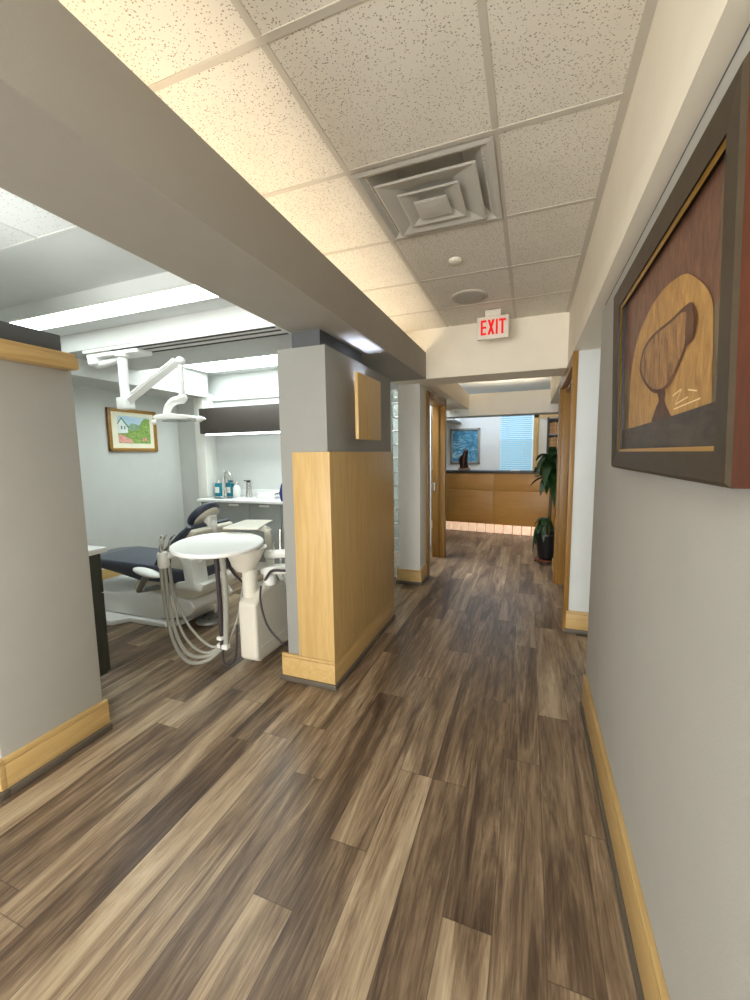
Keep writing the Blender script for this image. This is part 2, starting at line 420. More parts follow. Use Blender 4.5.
# --- left pillar, glass block walls, doors
struct('wall_left_pillar', MB().box(-1.345, -1.10, 4.28, 4.60, 0, 2.184, bev=.004), 'paint_white')
def block_wall(x0, x1, y0, y1, z1, name, pitch=.155):
    w = MB(); nx = int((x1-x0)/pitch); nz = int(z1/pitch)
    w.box(x0, x1, y0+.012, y1-.012, 0, z1, m='mortar') if False else None
    for i in range(nx+1):
        xx = x1-i*pitch; w.box(xx-.008, xx+.008, y0+.01, y1-.01, 0, z1, m='mortar')
    for j in range(nz+1):
        zz = j*pitch; w.box(x0, x1, y0+.01, y1-.01, max(0, zz-.008), zz+.008, m='mortar')
    for i in range(nx):
        for j in range(nz):
            w.box(x1-(i+1)*pitch+.008, x1-i*pitch-.008, y0, y1, j*pitch+.008, (j+1)*pitch-.008, bev=.012, m='glass_block')
    return struct(name, w, 'mortar')
block_wall(-2.07, -1.34, 4.48, 4.56, 2.18, 'wall_glass_block')
block_wall(-2.66, -1.42, 6.16, 6.24, 2.18, 'wall_glass_block_lobby')
struct('wall_left_room', MB().box(-2.8, -2.66, 4.6, 6.3, 0, CZ), 'paint_white')
struct('wall_left_lintel', MB().box(-1.36, -1.10, 4.60, 5.70, 2.14, 2.19).box(-1.25, -1.10, 5.62, 5.72, 0, 2.19), 'paint_white')
d1 = MB()
d1.box(-1.13, -1.076, 4.57, 4.66, 0, 2.15, bev=.004); d1.box(-1.13, -1.072, 5.535, 5.63, 0, 2.15, bev=.004)
d1.box(-1.13, -1.076, 4.571, 5.62, 2.075, 2.15, bev=.004)
d1.box(-1.25, -1.10, 5.54, 5.60, 0, 2.09, bev=.004); d1.box(-1.19, -1.155, 5.52, 5.56, 0, 2.09, bev=.003)
d1.box(-1.25, -1.10, 4.63, 5.56, 2.085, 2.12, bev=.003)
do = struct('door_1', d1, 'oak_jamb')
struct('strike_plate', MB().box(-1.235, -1.205, 5.528, 5.541, .93, 1.05, bev=.003), 'steel', do)
d2 = MB()
d2.box(.288, .324, 3.485, 3.56, 0, 2.198, bev=.003)
d2.box(.289, .345, 3.55, 4.95, 2.10, 2.197, bev=.003)
d2.box(.31, .43, 4.76, 4.86, 0, 2.11, bev=.004); d2.box(.285, .335, 4.80, 4.95, 0, 2.15, bev=.004)
d2.box(.335, .45, 3.60, 4.80, 2.06, 2.10, bev=.003); d2.box(.34, .45, 3.555, 3.60, 0, 2.10, bev=.003)
struct('door_2', d2, 'oak_jamb')
struct('wall_right_room', MB().box(1.75, 1.85, 3.6, 5.3, 0, 2.2).box(.45, 1.8, 5.2, 5.3, 0, 2.2), 'paint_grey')
# --- lobby shell
struct('wall_lobby_back', MB().box(-6, -.66, 9.5, 9.65, 0, CZ).box(.10, 3, 9.5, 9.65, 0, CZ).box(-.66, .10, 9.5, 9.65, 0, .75).box(-.66, .10, 9.5, 9.65, 2.32, CZ), 'paint_white')
struct('wall_lobby_left', MB().box(-6.1, -5.9, 4.4, 9.7, 0, CZ), 'paint_white')
struct('wall_lobby_right', MB().box(2.9, 3.1, 4.4, 9.7, 0, CZ).box(.4, 3, 5.3, 5.4, 0, CZ), 'paint_white')
struct('wall_lobby_front', MB().box(-6, -2.66, 4.9, 5.05, 0, CZ), 'paint_white')
struct('wall_lobby_soffit', MB().box(-3.5, -1.45, 8.55, 9.5, 2.13, 2.28), 'paint_white')
wf = MB()
for a in ((-.66, -.62), (.06, .10)): wf.box(a[0], a[1], 9.49, 9.6, .75, 2.32)
wf.box(-.66, .10, 9.49, 9.6, .75, .79); wf.box(-.66, .10, 9.49, 9.6, 2.28, 2.32)
wo = struct('window_1', wf, 'paint_white')
struct('pane', MB().box(-.62, .06, 9.56, 9.57, .79, 2.28), 'window_glass', wo)
struct('building_outside', MB().box(-2, 3, 16, 16.4, -2, 1.9), 'paint_white')

# --- baseboards: maple board with a grooved top and a dark vinyl shoe strip
def base(name, pts, mat, h=.165, shoe=True, t=.018, u=.030):
    """pts: polyline of the wall foot; board lies to the left of the walking direction"""
    b = MB(); s = MB()
    for (ax, ay), (bx, by) in zip(pts, pts[1:]):
        x0, x1, y0, y1 = min(ax, bx), max(ax, bx), min(ay, by), max(ay, by)
        dx, dy = bx-ax, by-ay
        if abs(dx) > abs(dy):
            sg = 1 if dx > 0 else -1                       # walking +X: board on +Y... left side
            b.box(x0-t, x1+t, ay if sg > 0 else ay-t, ay+t if sg > 0 else ay, .03, h-.022, bev=.002)
            b.box(x0-t, x1+t, ay if sg > 0 else ay-t, ay+t if sg > 0 else ay, h-.019, h, bev=.002)
            s.box(x0-u, x1+u, ay if sg > 0 else ay-u, ay+u if sg > 0 else ay, 0, .034, bev=.006)
        else:
            sg = -1 if dy > 0 else 1                       # walking +Y: board on -X
            b.box(ax if sg > 0 else ax-t, ax+t if sg > 0 else ax, y0, y1, .03, h-.022, bev=.002)
            b.box(ax if sg > 0 else ax-t, ax+t if sg > 0 else ax, y0, y1, h-.019, h, bev=.002)
            s.box(ax if sg > 0 else ax-u, ax+u if sg > 0 else ax, y0, y1, 0, .034, bev=.006)
    o = struct(name, b, mat)
    if shoe: s.build('shoe_strip', 'vinyl_dark', o)
    return o
base('baseboard_right', [(.335, -3.2), (.335, 2.45)], 'maple_y', .195)
base('baseboard_left', [(-2.10, 1.405), (-2.10, .942), (-2.47, .942)], 'maple_y', .165, t=.023, u=.04)
base('baseboard_centre', [(-1.105, 3.32), (-1.105, 2.148), (-1.45, 2.148)], 'maple_y', .18)
base('baseboard_pillar', [(-1.10, 4.56), (-1.10, 4.28), (-1.345, 4.28)], 'maple_y', .165)
base('baseboard_alcove', [(1.7, 3.50), (.326, 3.50)], 'maple_x', .18)
base('baseboard_lobby', [(.31, 4.97), (.31, 5.30)], 'maple_y', .165)
base('baseboard_dental', [(-4.6, 4.4), (-4.6, 1.0)], 'maple_y', .165)
base('baseboard_door', [(-1.10, 5.72), (-1.10, 5.65)], 'paint_white', .12, False)

# ================================================================== CORRIDOR THINGS
# --- chalice painting on the right wall (top leans out a little)
def lean(y, z, d=0.):                                     # point on the frame's front plane, d = depth into the room (-X)
    t = (z-1.39)/(2.017-1.39)
    return (.300-.020*t-d, y, z)
def flat_poly(b, pts, d, m):
    b.quad([lean(y_, z_, d) for y_, z_ in pts], m)
def smooth_closed(P, n=5):
    out = []; m_ = len(P)
    for i in range(m_):
        a, p, q_, d = (Vector(P[(i+j) % m_]) for j in (-1, 0, 1, 2))
        for k_ in range(n):
            t = k_/n; v = .5*((2*p)+(q_-a)*t+(2*a-5*p+4*q_-d)*t*t+(3*p-a-3*q_+d)*t**3); out.append((v.x, v.y))
    return out
def smooth_open(P, n=5):
    return [(v.x, v.y) for v in spline([Vector(p) for p in P], n)]
def ring(b, outer, inner, d0, d1, m):
    """picture-frame ring between two rectangles (y0,y1,z0,z1), front depth d0 at the outer edge, d1 at the inner edge"""
    def cs(r): return [(r[0], r[2]), (r[1], r[2]), (r[1], r[3]), (r[0], r[3])]
    O, I = cs(outer), cs(inner)
    for i in range(4):
        j = (i+1) % 4
        b.quad([lean(*O[i], d0), lean(*O[j], d0), lean(*I[j], d1), lean(*I[i], d1)], m)
def skirt(b, r, d0, d1, m):
    O = [(r[0], r[2]), (r[1], r[2]), (r[1], r[3]), (r[0], r[3])]
    for i in range(4):
        j = (i+1) % 4; b.quad([lean(*O[i], d0), lean(*O[j], d0), lean(*O[j], d1), lean(*O[i], d1)], m)
pt = thing('framed_painting', 'large framed painting of a tilted chalice in a glowing arch on the grey corridor wall', 'painting', (.33, 1.3, 1.39))
OUT = (.800, 1.790, 1.388, 2.017); IN = (.868, 1.706, 1.447, 1.953); IN2 = (.876, 1.692, 1.456, 1.944)
b = MB(); ring(b, OUT, (.808, 1.782, 1.396, 2.009), 0, .006, 'frame_bronze'); ring(b, (.808, 1.782, 1.396, 2.009), IN, .006, .001, 'frame_bronze')
skirt(b, OUT, 0, -.030, 'frame_red'); skirt(b, IN, .001, -.022, 'black')
b.quad([lean(OUT[0], OUT[2], -.03), lean(OUT[1], OUT[2], -.03), lean(OUT[1], OUT[3], -.03), lean(OUT[0], OUT[3], -.03)], 'black')
b.build('frame', 'frame_bronze', pt, flat=True)
b = MB(); ring(b, IN, IN2, -.003, -.007, 'gilt'); b.build('gilt_slip', 'gilt', pt, flat=True)
b = MB()
q = IN
flat_poly(b, [(q[0]-.01, q[2]-.01), (q[1]+.01, q[2]-.01), (q[1]+.01, q[3]+.01), (q[0]-.01, q[3]+.01)], -0.0190, 'pig_red')
flat_poly(b, [(q[0]-.01, q[2]), (.95, q[2]), (.95, 1.711), (.925, 1.72), (.935, q[3]), (q[0]-.01, q[3])], -0.0182, 'pig_grey')
flat_poly(b, [(q[1]+.01, 1.46), (1.60, 1.46), (1.60, 1.66), (1.63, 1.72), (q[1]+.01, 1.74)], -0.0182, 'pig_grey')
flat_poly(b, smooth_open([(1.62, 1.525), (1.60, 1.69), (1.52, 1.79), (1.40, 1.835), (1.30, 1.848), (1.21, 1.846), (1.105, 1.827), (1.039, 1.794), (.979, 1.751), (.95, 1.711), (.944, 1.644), (.94, 1.52)]), -0.0174, 'pig_glow')
flat_poly(b, smooth_closed([(1.292, 1.607), (1.272, 1.578), (1.301, 1.56), (1.33, 1.518), (1.165, 1.518), (1.183, 1.54), (1.222, 1.572), (1.22, 1.597)]), -0.0166, 'pig_cupdark')
flat_poly(b, smooth_closed([(1.049, 1.750), (1.098, 1.758), (1.191, 1.757), (1.331, 1.762), (1.43, 1.748), (1.478, 1.702), (1.445, 1.662), (1.346, 1.612), (1.255, 1.596), (1.179, 1.607), (1.115, 1.640), (1.074, 1.668), (1.036, 1.676), (1.018, 1.714)]), -0.0160, 'pig_cupdark')
flat_poly(b, smooth_closed([(1.085, 1.742), (1.191, 1.749), (1.331, 1.752), (1.42, 1.738), (1.458, 1.702), (1.43, 1.668), (1.346, 1.622), (1.255, 1.606), (1.185, 1.617), (1.125, 1.648), (1.09, 1.675)]), -0.0154, 'pig_cup')
flat_poly(b, smooth_closed([(1.049, 1.742), (1.075, 1.744), (1.083, 1.69), (1.05, 1.676), (1.03, 1.705)]), -0.0148, 'pig_cupdark')
flat_poly(b, [(q[1]+.01, 1.522), (1.171, 1.529), (q[0]-.01, 1.537), (q[0]-.01, q[2]-.01), (q[1]+.01, q[2]-.01)], -0.0142, 'pig_ledge')
for i, (y0, z0, y1, z1) in enumerate(((1.16, 1.575, 1.10, 1.582), (1.10, 1.582, 1.135, 1.556), (1.14, 1.553, 1.06, 1.560), (1.06, 1.575, 1.01, 1.566), (1.15, 1.543, .99, 1.549))):
    flat_poly(b, [(y0, z0), (y1, z1), (y1, z1+.003), (y0, z0+.003)], -0.0162, 'pig_sign')
b.build('canvas', 'pig_red', pt, flat=True)

# --- exit sign under the ceiling
ex = thing('exit_sign', 'white EXIT sign with glowing red letters hanging from the corridor ceiling', 'sign', (-.32, 3.74, 2.415))
MB().box(-.452, -.190, 3.72, 3.765, 2.413, 2.600, bev=.012, seg=3).build('housing', 'sign_white', ex)
MB().box(-.385, -.255, 3.715, 3.775, 2.598, 2.650, bev=.006).build('canopy', 'sign_white', ex)
b = MB(); yy = (3.7125, 3.7215); z0, z1 = 2.448, 2.568; w = .0155
def stroke(pts): b.prism(pts, 1, yy[0], yy[1])
x = -.418                                                 # E
stroke([(x, z0), (x+w, z0), (x+w, z1), (x, z1)])
for zz in (z0, (z0+z1)/2-.007, z1-.015): stroke([(x+w-.001, zz), (x+.044, zz), (x+.044, zz+.015), (x+w-.001, zz+.015)])
x = -.362                                                 # X
stroke([(x, z0), (x+.018, z0), (x+.056, z1), (x+.038, z1)]); stroke([(x+.038, z0), (x+.056, z0), (x+.018, z1), (x, z1)])
x = -.295; stroke([(x, z0), (x+w, z0), (x+w, z1), (x, z1)])   # I
x = -.270; stroke([(x, z1-.016), (x+.056, z1-.016), (x+.056, z1), (x, z1)]); stroke([(x+.020, z0), (x+.036, z0), (x+.036, z1-.015), (x+.020, z1-.015)])
b.build('lettering', 'exit_red', ex)

# --- ceiling diffuser: outer pan and three stepped square cones
vx, vy = -.458, 2.045
vt = thing('air_diffuser', 'square stepped air diffuser set in the tiled corridor ceiling', 'vent', (vx, vy, CZ))
def pyr(b, r0, z0, r1, z1):                               # sloping square ring
    def cs(r, z): return [(vx-r, vy-r, z), (vx+r, vy-r, z), (vx+r, vy+r, z), (vx-r, vy+r, z)]
    A, B = cs(r0, z0), cs(r1, z1)
    for i in range(4):
        j = (i+1) % 4; b.quad([A[i], A[j], B[j], B[i]])
b = MB(); pyr(b, .296, CZ-.004, .272, CZ-.007); pyr(b, .272, CZ-.007, .240, CZ+.012); pyr(b, .240, CZ+.012, .15, CZ+.085)
b.quad([(vx-.15, vy-.15, CZ+.085), (vx+.15, vy-.15, CZ+.085), (vx+.15, vy+.15, CZ+.085), (vx-.15, vy+.15, CZ+.085)], 'vent_metal')
b.build('pan', 'vent_metal', vt, flat=True)
for r, z, ri, up_ in ((.222, CZ-.024, .112, .026), (.140, CZ-.034, .062, .022), (.077, CZ-.042, .020, -.006)):
    b = MB(); pyr(b, r, z, r-.010, z-.003); pyr(b, r-.010, z-.003, ri, z+up_); pyr(b, r, z, r-.012, z+.010); pyr(b, r-.012, z+.010, ri, z+up_+.006)
    if r < .1: b.quad([(vx-.020, vy-.020, z-.006), (vx+.020, vy-.020, z-.006), (vx+.020, vy+.020, z-.006), (vx-.020, vy+.020, z-.006)])
    b.build('cone', 'vent_metal', vt, flat=True)
# --- loudspeaker and sprinkler cover
sp = thing('ceiling_speaker', 'round flush loudspeaker grille in a corridor ceiling tile', 'speaker', (-.47, 3.36, CZ))
MB().lathe([(.132, -.006), (.137, -.002), (.137, .008)], (-.47, 3.36, CZ), seg=40).build('rim', 'grid_metal', sp)
MB().lathe([(.10, -.009), (.120, -.007), (.124, -.004)], (-.47, 3.36, CZ), seg=40).build('grille', 'speaker_grille', sp)
tag(MB().lathe([(.034, -.012), (.040, -.008), (.042, .008)], (-.47, 2.72, CZ), seg=28).build('sprinkler_cover', 'sign_white'), 'small round white sprinkler cover disc on the ceiling between vent and loudspeaker', 'sprinkler')

# --- wooden uplight on the central partition
sc = thing('wall_sconce', 'maple wall uplight box high on the grey central partition', 'lamp', (-1.05, 2.65, 1.55))
MB().box(-1.012, -.990, 2.345, 2.757, 1.545, 1.952, bev=.003).build('panel', 'maple', sc)
b = MB(); b.box(-1.108, -1.011, 2.57, 2.585, 1.60, 1.875, bev=.002); b.box(-1.108, -1.011, 2.735, 2.75, 1.60, 1.94, bev=.002); b.box(-1.108, -1.011, 2.585, 2.735, 1.60, 1.62)
b.build('housing', 'maple', sc)
MB().tube([(-1.0265, 2.60, 1.735), (-1.0265, 2.71, 1.735)], .011).build('lamp_tube', 'bulb_cool', sc)

# ================================================================== DENTAL ROOM THINGS
# ceiling light panels
def panel(x0, x1, y0, y1, z, label, rear=False):
    t = thing('ceiling_light', label, 'lamp', ((x0+x1)/2, (y0+y1)/2, z))
    b = MB()
    for a in ((x0, x0+.015, y0, y1), (x1-.015, x1, y0, y1), (x0, x1, y0, y0+.012), (x0, x1, y1-.012, y1)): b.box(*a, z-.006, z+.01)
    b.build('frame', 'paint_white', t)
    MB().box(x0+.012, x1-.012, y0+.010, y1-.010, z-.004, z+.012).build('diffuser', 'panel_lamp', t)
    return t
panel(-4.02, -1.50, 2.155, 2.40, 2.551, 'long bright ceiling light panel nearest the corridor column in the dental room')
panel(-3.98, -1.55, 3.55, 4.39, 2.551, 'bright ceiling light panel at the back of the dental room above the dark wall cabinet')
# track and operating light
tr = thing('ceiling_track', 'white ceiling track with dark slots under the dental room beam', 'track', (-2.8, 2.69, 2.365))
MB().box(-3.74, -1.72, 2.585, 2.80, 2.372, 2.40, bev=.004).build('channel', 'paint_white', tr)
for yy_ in (2.605, 2.68, 2.775):
    MB().box(-3.40, -1.74, yy_-.009, yy_+.009, 2.3665, 2.375).build('slot', 'track_dark', tr)
ol = thing('operating_light', 'white dental operating light on a jointed arm above the chair', 'dental light', (-3.32, 2.64, 2.28))
MB().box(-3.72, -3.10, 2.60, 2.76, 2.33, 2.367, bev=.014, seg=3).box(-3.72, -3.60, 2.60, 2.72, 2.27, 2.36, bev=.03, seg=3).tube([(-3.66, 2.66, 2.28), (-3.45, 2.66, 2.30), (-3.30, 2.66, 2.335)], [.035, .03, .02], smooth=4).build('mount', 'white_enamel', ol)
MB().lathe([(.038, 1.90), (.038, 2.30), (.055, 2.31), (.055, 2.34)], (-3.30, 2.62, 0), seg=20).box(-3.36, -3.24, 2.575, 2.665, 1.87, 1.97, bev=.012).build('pole', 'white_enamel', ol)
b = MB(); b.tube([(-3.28, 2.62, 1.93), (-2.66, 2.62, 2.225)], .034, seg=4); b.ball((-2.655, 2.62, 2.22), (.035, .04, .035)); b.tube([(-3.20, 2.60, 2.0), (-2.70, 2.60, 2.235)], .012)
b.build('arm', 'white_enamel', ol)
MB().tube([(-2.655, 2.62, 2.22), (-2.66, 2.62, 1.94)], [.020, .024]).ball((-2.66, 2.62, 1.925), (.04, .04, .035)).build('drop_rod', 'white_enamel', ol)
MB().tube([(-2.655, 2.62, 1.915), (-2.74, 2.61, 1.905), (-2.795, 2.60, 1.86), (-2.82, 2.60, 1.80)], [.034, .034, .032, .03], smooth=5).build('yoke', 'white_enamel', ol)
b = MB(); b.prism([(-2.90, 1.775), (-2.86, 1.795), (-2.70, 1.80), (-2.52, 1.775), (-2.49, 1.755), (-2.54, 1.742), (-2.72, 1.75), (-2.86, 1.752)], 1, 2.52, 2.70, bev=.009, seg=3)
b.ball((-2.86, 2.51, 1.735), (.022, .02, .022)); b.ball((-2.475, 2.60, 1.75), (.03, .025, .025))
b.build('lamp_head', 'white_enamel', ol)
MB().box(-2.82, -2.58, 2.545, 2.675, 1.738, 1.746, bev=.003).build('lens', 'glass_block', ol)
# landscape picture
pic = thing('framed_picture', 'small gilt-framed print of a white house among flowers on the dental room wall', 'picture', (-4.6, 3.71, 1.52))
b = MB()
for a in ((3.385, 4.04, 1.525, 1.56), (3.385, 4.04, 2.0, 2.035), (3.385, 3.42, 1.525, 2.035), (4.005, 4.04, 1.525, 2.035)): b.box(-4.602, -4.565, a[0], a[1], a[2], a[3], bev=.006)
b.build('frame', 'frame_gold_wood', pic)
b = MB()
for a in ((3.418, 4.008, 1.558, 1.566), (3.418, 4.008, 1.994, 2.002), (3.418, 3.426, 1.558, 2.002), (4.0, 4.008, 1.558, 2.002)): b.box(-4.60, -4.572, a[0], a[1], a[2], a[3])
b.build('slip', 'gilt', pic)
MB().box(-4.60, -4.582, 3.42, 4.006, 1.56, 2.0).build('mat', 'mat_board', pic)
b = MB()
def hp(pts, d, m): b.quad([(-4.580+d, y_, z_) for y_, z_ in pts], m)
hp([(3.505, 1.625), (3.945, 1.625), (3.945, 1.95), (3.505, 1.95)], 0, 'pig_sky')
hp([(3.60, 1.80), (3.70, 1.87), (3.80, 1.85), (3.945, 1.87), (3.945, 1.74), (3.60, 1.74)], .0006, 'pig_hill')
hp([(3.505, 1.625), (3.945, 1.625), (3.945, 1.93), (3.87, 1.94), (3.82, 1.88), (3.78, 1.80), (3.70, 1.775), (3.60, 1.79), (3.505, 1.74)], .0012, 'pig_green')
hp([(3.507, 1.74), (3.635, 1.75), (3.635, 1.82), (3.56, 1.92), (3.507, 1.86)], .0018, 'pig_house')
hp([(3.50, 1.855), (3.556, 1.935), (3.648, 1.825), (3.640, 1.805), (3.556, 1.912), (3.507, 1.845)], .0024, 'pig_roof')
for yy_ in (3.545, 3.585): hp([(yy_, 1.79), (yy_+.018, 1.79), (yy_+.018, 1.83), (yy_, 1.83)], .0024, 'pig_roof')
hp([(3.505, 1.63), (3.70, 1.63), (3.68, 1.675), (3.62, 1.69), (3.58, 1.72), (3.505, 1.725)], .0020, 'pig_flower')
hp([(3.82, 1.655), (3.90, 1.66), (3.88, 1.70), (3.83, 1.69)], .0020, 'pig_flower')
b.build('print', 'pig_sky', pic, flat=True)

# upper cabinet, counter, base cabinets
wc = thing('wall_cabinet', 'long dark grey wall cabinet above the dental room sink', 'cabinet', (-3.1, 4.45, 1.745))
MB().box(-4.10, -2.22, 4.32, 4.60, 1.75, 2.08, bev=.003).build('body', 'cabinet_upper', wc)
for x0, x1 in ((-4.10, -2.72), (-2.715, -2.22)): MB().box(x0+.001, x1-.001, 4.30, 4.319, 1.752, 2.078, bev=.002).build('door', 'cabinet_upper', wc)
MB().box(-4.05, -2.25, 4.34, 4.40, 1.728, 1.75, bev=.004).build('light_strip', 'strip_lamp', wc)
wt = thing('worktop', 'white worktop with a sink along the dental room back wall', 'worktop', (-3.1, 4.35, .86))
MB().box(-4.05, -2.21, 4.12, 4.60, .868, .90, bev=.004).build('slab', 'worktop_white', wt)
struct('trim_10', MB().box(-4.10, -2.21, 4.585, 4.60, .90, 1.0, bev=.003), 'worktop_white')
MB().lathe([(.13, .898), (.135, .903), (.15, .904), (.155, .901)], (-3.78, 4.33, 0), seg=32, sx=1.15, sy=.8).build('sink', 'steel', wt)
cabs = [(-4.03, -3.72, 'leftmost base cabinet'), (-3.72, -3.26, 'base cabinet under the sink'), (-3.26, -2.80, 'base cabinet under the steel flask')]
for i, (x0, x1, nm) in enumerate(cabs):
    cb = thing('base_cabinet', ('grey leftmost base cabinet under the white worktop', 'grey base cabinet under the sink, between its two neighbours', 'grey base cabinet under the steel flask and paper towels')[i], 'cabinet', ((x0+x1)/2, 4.35, 0), 'base cabinets under the worktop')
    MB().box(x0, x1, 4.19, 4.59, .12, .866).build('body', 'cabinet_grey', cb)
    dr = MB().box(x0+.003, x1-.003, 4.165, 4.189, .125, .862, bev=.002).build('door', 'cabinet_grey', cb)
    MB().box((x0+x1)/2-.07, (x0+x1)/2+.07, 4.142, 4.167, .825, .848, bev=.004).build('handle', 'white_plastic', dr)
    MB().box(x0, x1, 4.20, 4.30, 0, .12).build('plinth', 'paint_white', cb)
cb = thing('drawer_cabinet', 'grey drawer cabinet at the end of the worktop beside the central partition', 'cabinet', (-2.55, 4.35, 0), 'base cabinets under the worktop')
MB().box(-2.80, -2.22, 4.19, 4.59, .12, .866).build('body', 'cabinet_grey', cb)
for z0_, z1_ in ((.125, .36), (.365, .61), (.615, .862)): MB().box(-2.797, -2.223, 4.165, 4.189, z0_, z1_, bev=.002).build('drawer', 'cabinet_grey', cb)
MB().box(-2.80, -2.22, 4.20, 4.30, 0, .12).build('plinth', 'paint_white', cb)
fa = thing('sink_faucet', 'chrome gooseneck faucet over the dental room sink', 'faucet', (-3.88, 4.47, .90))
MB().lathe([(.032, 0), (.032, .012), (.022, .02), (.022, .10), (.015, .11)], (-3.88, 4.47, .90), seg=18).build('base', 'steel', fa)
MB().tube([(-3.88, 4.47, 1.0), (-3.88, 4.47, 1.18), (-3.85, 4.45, 1.235), (-3.78, 4.42, 1.245), (-3.72, 4.40, 1.20), (-3.705, 4.395, 1.14)], .014, smooth=6).build('spout', 'steel', fa)
MB().tube([(-3.705, 4.395, 1.125), (-3.70, 4.393, 1.11)], .018).build('nozzle', 'black', fa)
for i, (bx, by) in enumerate(((-4.02, 4.50), (-3.86, 4.535))):
    bo = thing('mouthwash_bottle', ('teal mouthwash bottle left of the faucet against the alcove wall', 'teal mouthwash bottle right behind the faucet')[i], 'bottle', (bx, by, .90), 'mouthwash bottles by the sink')
    MB().box(bx-.05, bx+.05, by-.032, by+.032, .90, 1.085, bev=.018, seg=3).build('body', 'mouthwash', bo)
    MB().box(bx-.035, bx+.035, by-.0345, by-.0325, .95, 1.03).build('label', 'paper', bo)
    MB().lathe([(.022, 0), (.02, .015), (.02, .04)], (bx, by, 1.084), seg=16).build('cap', 'mouthwash' if i else 'white_plastic', bo)
pb = thing('pump_bottle', 'tall clear pump bottle standing beside the mouthwash', 'bottle', (-3.945, 4.53, .90))
MB().lathe([(.034, 0), (.034, .22), (.014, .26), (.014, .29)], (-3.945, 4.53, .90), seg=18).build('body', 'white_plastic', pb)
MB().tube([(-3.945, 4.53, 1.19), (-3.945, 4.53, 1.25)], .008).tube([(-3.95, 4.53, 1.25), (-3.90, 4.50, 1.245)], .009).build('pump', 'white_plastic', pb)
wb = thing('soap_bottle', 'squat white soap bottle right of the faucet', 'bottle', (-3.715, 4.50, .90))
MB().lathe([(.048, 0), (.052, .01), (.050, .12), (.03, .155), (.015, .16)], (-3.715, 4.50, .90), seg=20).build('body', 'white_enamel', wb)
MB().tube([(-3.715, 4.50, 1.055), (-3.715, 4.50, 1.10), (-3.68, 4.48, 1.10)], .008).build('pump', 'white_enamel', wb)
st = thing('steel_flask', 'brushed steel dispenser flask with dark top on the worktop', 'bottle', (-3.50, 4.48, .90))
MB().lathe([(.047, 0), (.047, .02), (.030, .19), (.032, .205)], (-3.50, 4.48, .90), seg=22).build('body', 'steel', st)
MB().lathe([(.026, .203), (.028, .22), (.02, .228)], (-3.50, 4.48, .90), seg=18).box(-3.575, -3.50, 4.472, 4.488, 1.115, 1.128, bev=.004).build('top', 'black', st)
b = MB()
for i in range(4): b.box(-3.30+.012*i, -3.02+.01*i, 4.34, 4.52, .90+.014*i, .914+.014*i, bev=.006, mat4=None)
b.prism([(-3.28, .955), (-3.05, .955), (-2.98, .99), (-3.10, 1.0), (-3.24, .975)], 1, 4.37, 4.49, bev=.008)
tag(b.build('paper_towels', 'paper'), 'loose stack of white paper towels on the worktop near the partition', 'paper towels')
ot = thing('wall_outlet', 'grey wall outlet above the worktop beside the partition', 'outlet', (-2.92, 4.595, 1.06))
MB().box(-2.965, -2.875, 4.588, 4.602, 1.01, 1.13, bev=.004).build('plate', 'white_plastic', ot)
for z_ in (1.045, 1.095): MB().box(-2.935, -2.905, 4.584, 4.59, z_-.014, z_+.014, bev=.003).build('socket', 'grey_metal', ot)
b = MB()
b.prism([(-2.80, .90), (-2.66, .90), (-2.66, 1.14), (-2.74, 1.17), (-2.79, 1.10), (-2.82, 1.0)], 1, 4.16, 4.30, bev=.02, seg=3)
tag(b.build('blue_bag', 'blue_fabric'), 'dark blue bag half hidden by the partition on the worktop', 'bag')

# side cabinet behind the foreground column
sb = thing('side_cabinet', 'dark side cabinet with white top behind the foreground column', 'cabinet', (-2.8, 1.52, 0))
MB().box(-3.2, -2.475, 1.44, 1.69, .09, .868, bev=.003).build('body', 'cabinet_dark', sb)
for z0_, z1_ in ((.10, .34), (.345, .61), (.615, .862)): MB().box(-3.19, -2.478, 1.69, 1.712, z0_, z1_, bev=.003).build('drawer', 'cabinet_dark', sb)
MB().box(-3.15, -2.55, 1.46, 1.66, 0, .09).build('plinth', 'paint_grey', sb)
MB().box(-3.22, -2.445, 1.43, 1.735, .868, .90, bev=.004).build('top', 'worktop_white', sb)

# dental chair, head towards +X
ch = thing('dental_chair', 'reclined dental chair with dark navy upholstery and ivory shell', 'dental chair', (-3.2, 2.75, 0))
b = MB(); b.prism([(-4.05, 2.40), (-3.36, 2.35), (-3.27, 2.465), (-2.87, 2.475), (-2.78, 2.58), (-2.78, 2.94), (-2.87, 3.03), (-4.05, 3.03)], 2, 0, .045, bev=.012)
b.build('base_plate', 'white_enamel', ch)
b = MB(); b.prism([(-4.02, .05), (-3.0, .05), (-2.62, .12), (-2.55, .20), (-2.60, .26), (-3.2, .29), (-3.45, .24), (-4.02, .22)], 1, 2.50, 2.98, bev=.02, seg=3)
b.build('plinth', 'white_enamel', ch)
MB().prism([(-3.0, .05), (-2.83, .05), (-2.66, .13), (-2.98, .13)], 1, 2.53, 2.95, bev=.01).build('bellows', 'black', ch)
b = MB(); b.prism([(-3.30, .26), (-2.60, .26), (-2.50, .32), (-2.52, .40), (-2.75, .42), (-3.2, .42)], 1, 2.53, 2.97, bev=.025, seg=3)
b.build('seat_pedestal', 'ivory_plastic', ch)
b = MB(); b.prism([(-4.10, .47), (-4.05, .505), (-3.75, .54), (-3.35, .535), (-3.0, .53), (-2.66, .52), (-2.60, .48), (-2.61, .40), (-3.15, .385), (-3.45, .43), (-3.75, .47), (-4.05, .455)], 1, 2.49, 3.01, bev=.022, seg=3)
b.build('seat_cushion', 'vinyl_navy', ch)
b = MB(); b.prism([(-2.99, .53), (-2.93, .62), (-2.68, .83), (-2.59, .89), (-2.55, .87), (-2.63, .80), (-2.80, .62), (-2.80, .53)], 1, 2.50, 3.00, bev=.022, seg=3)
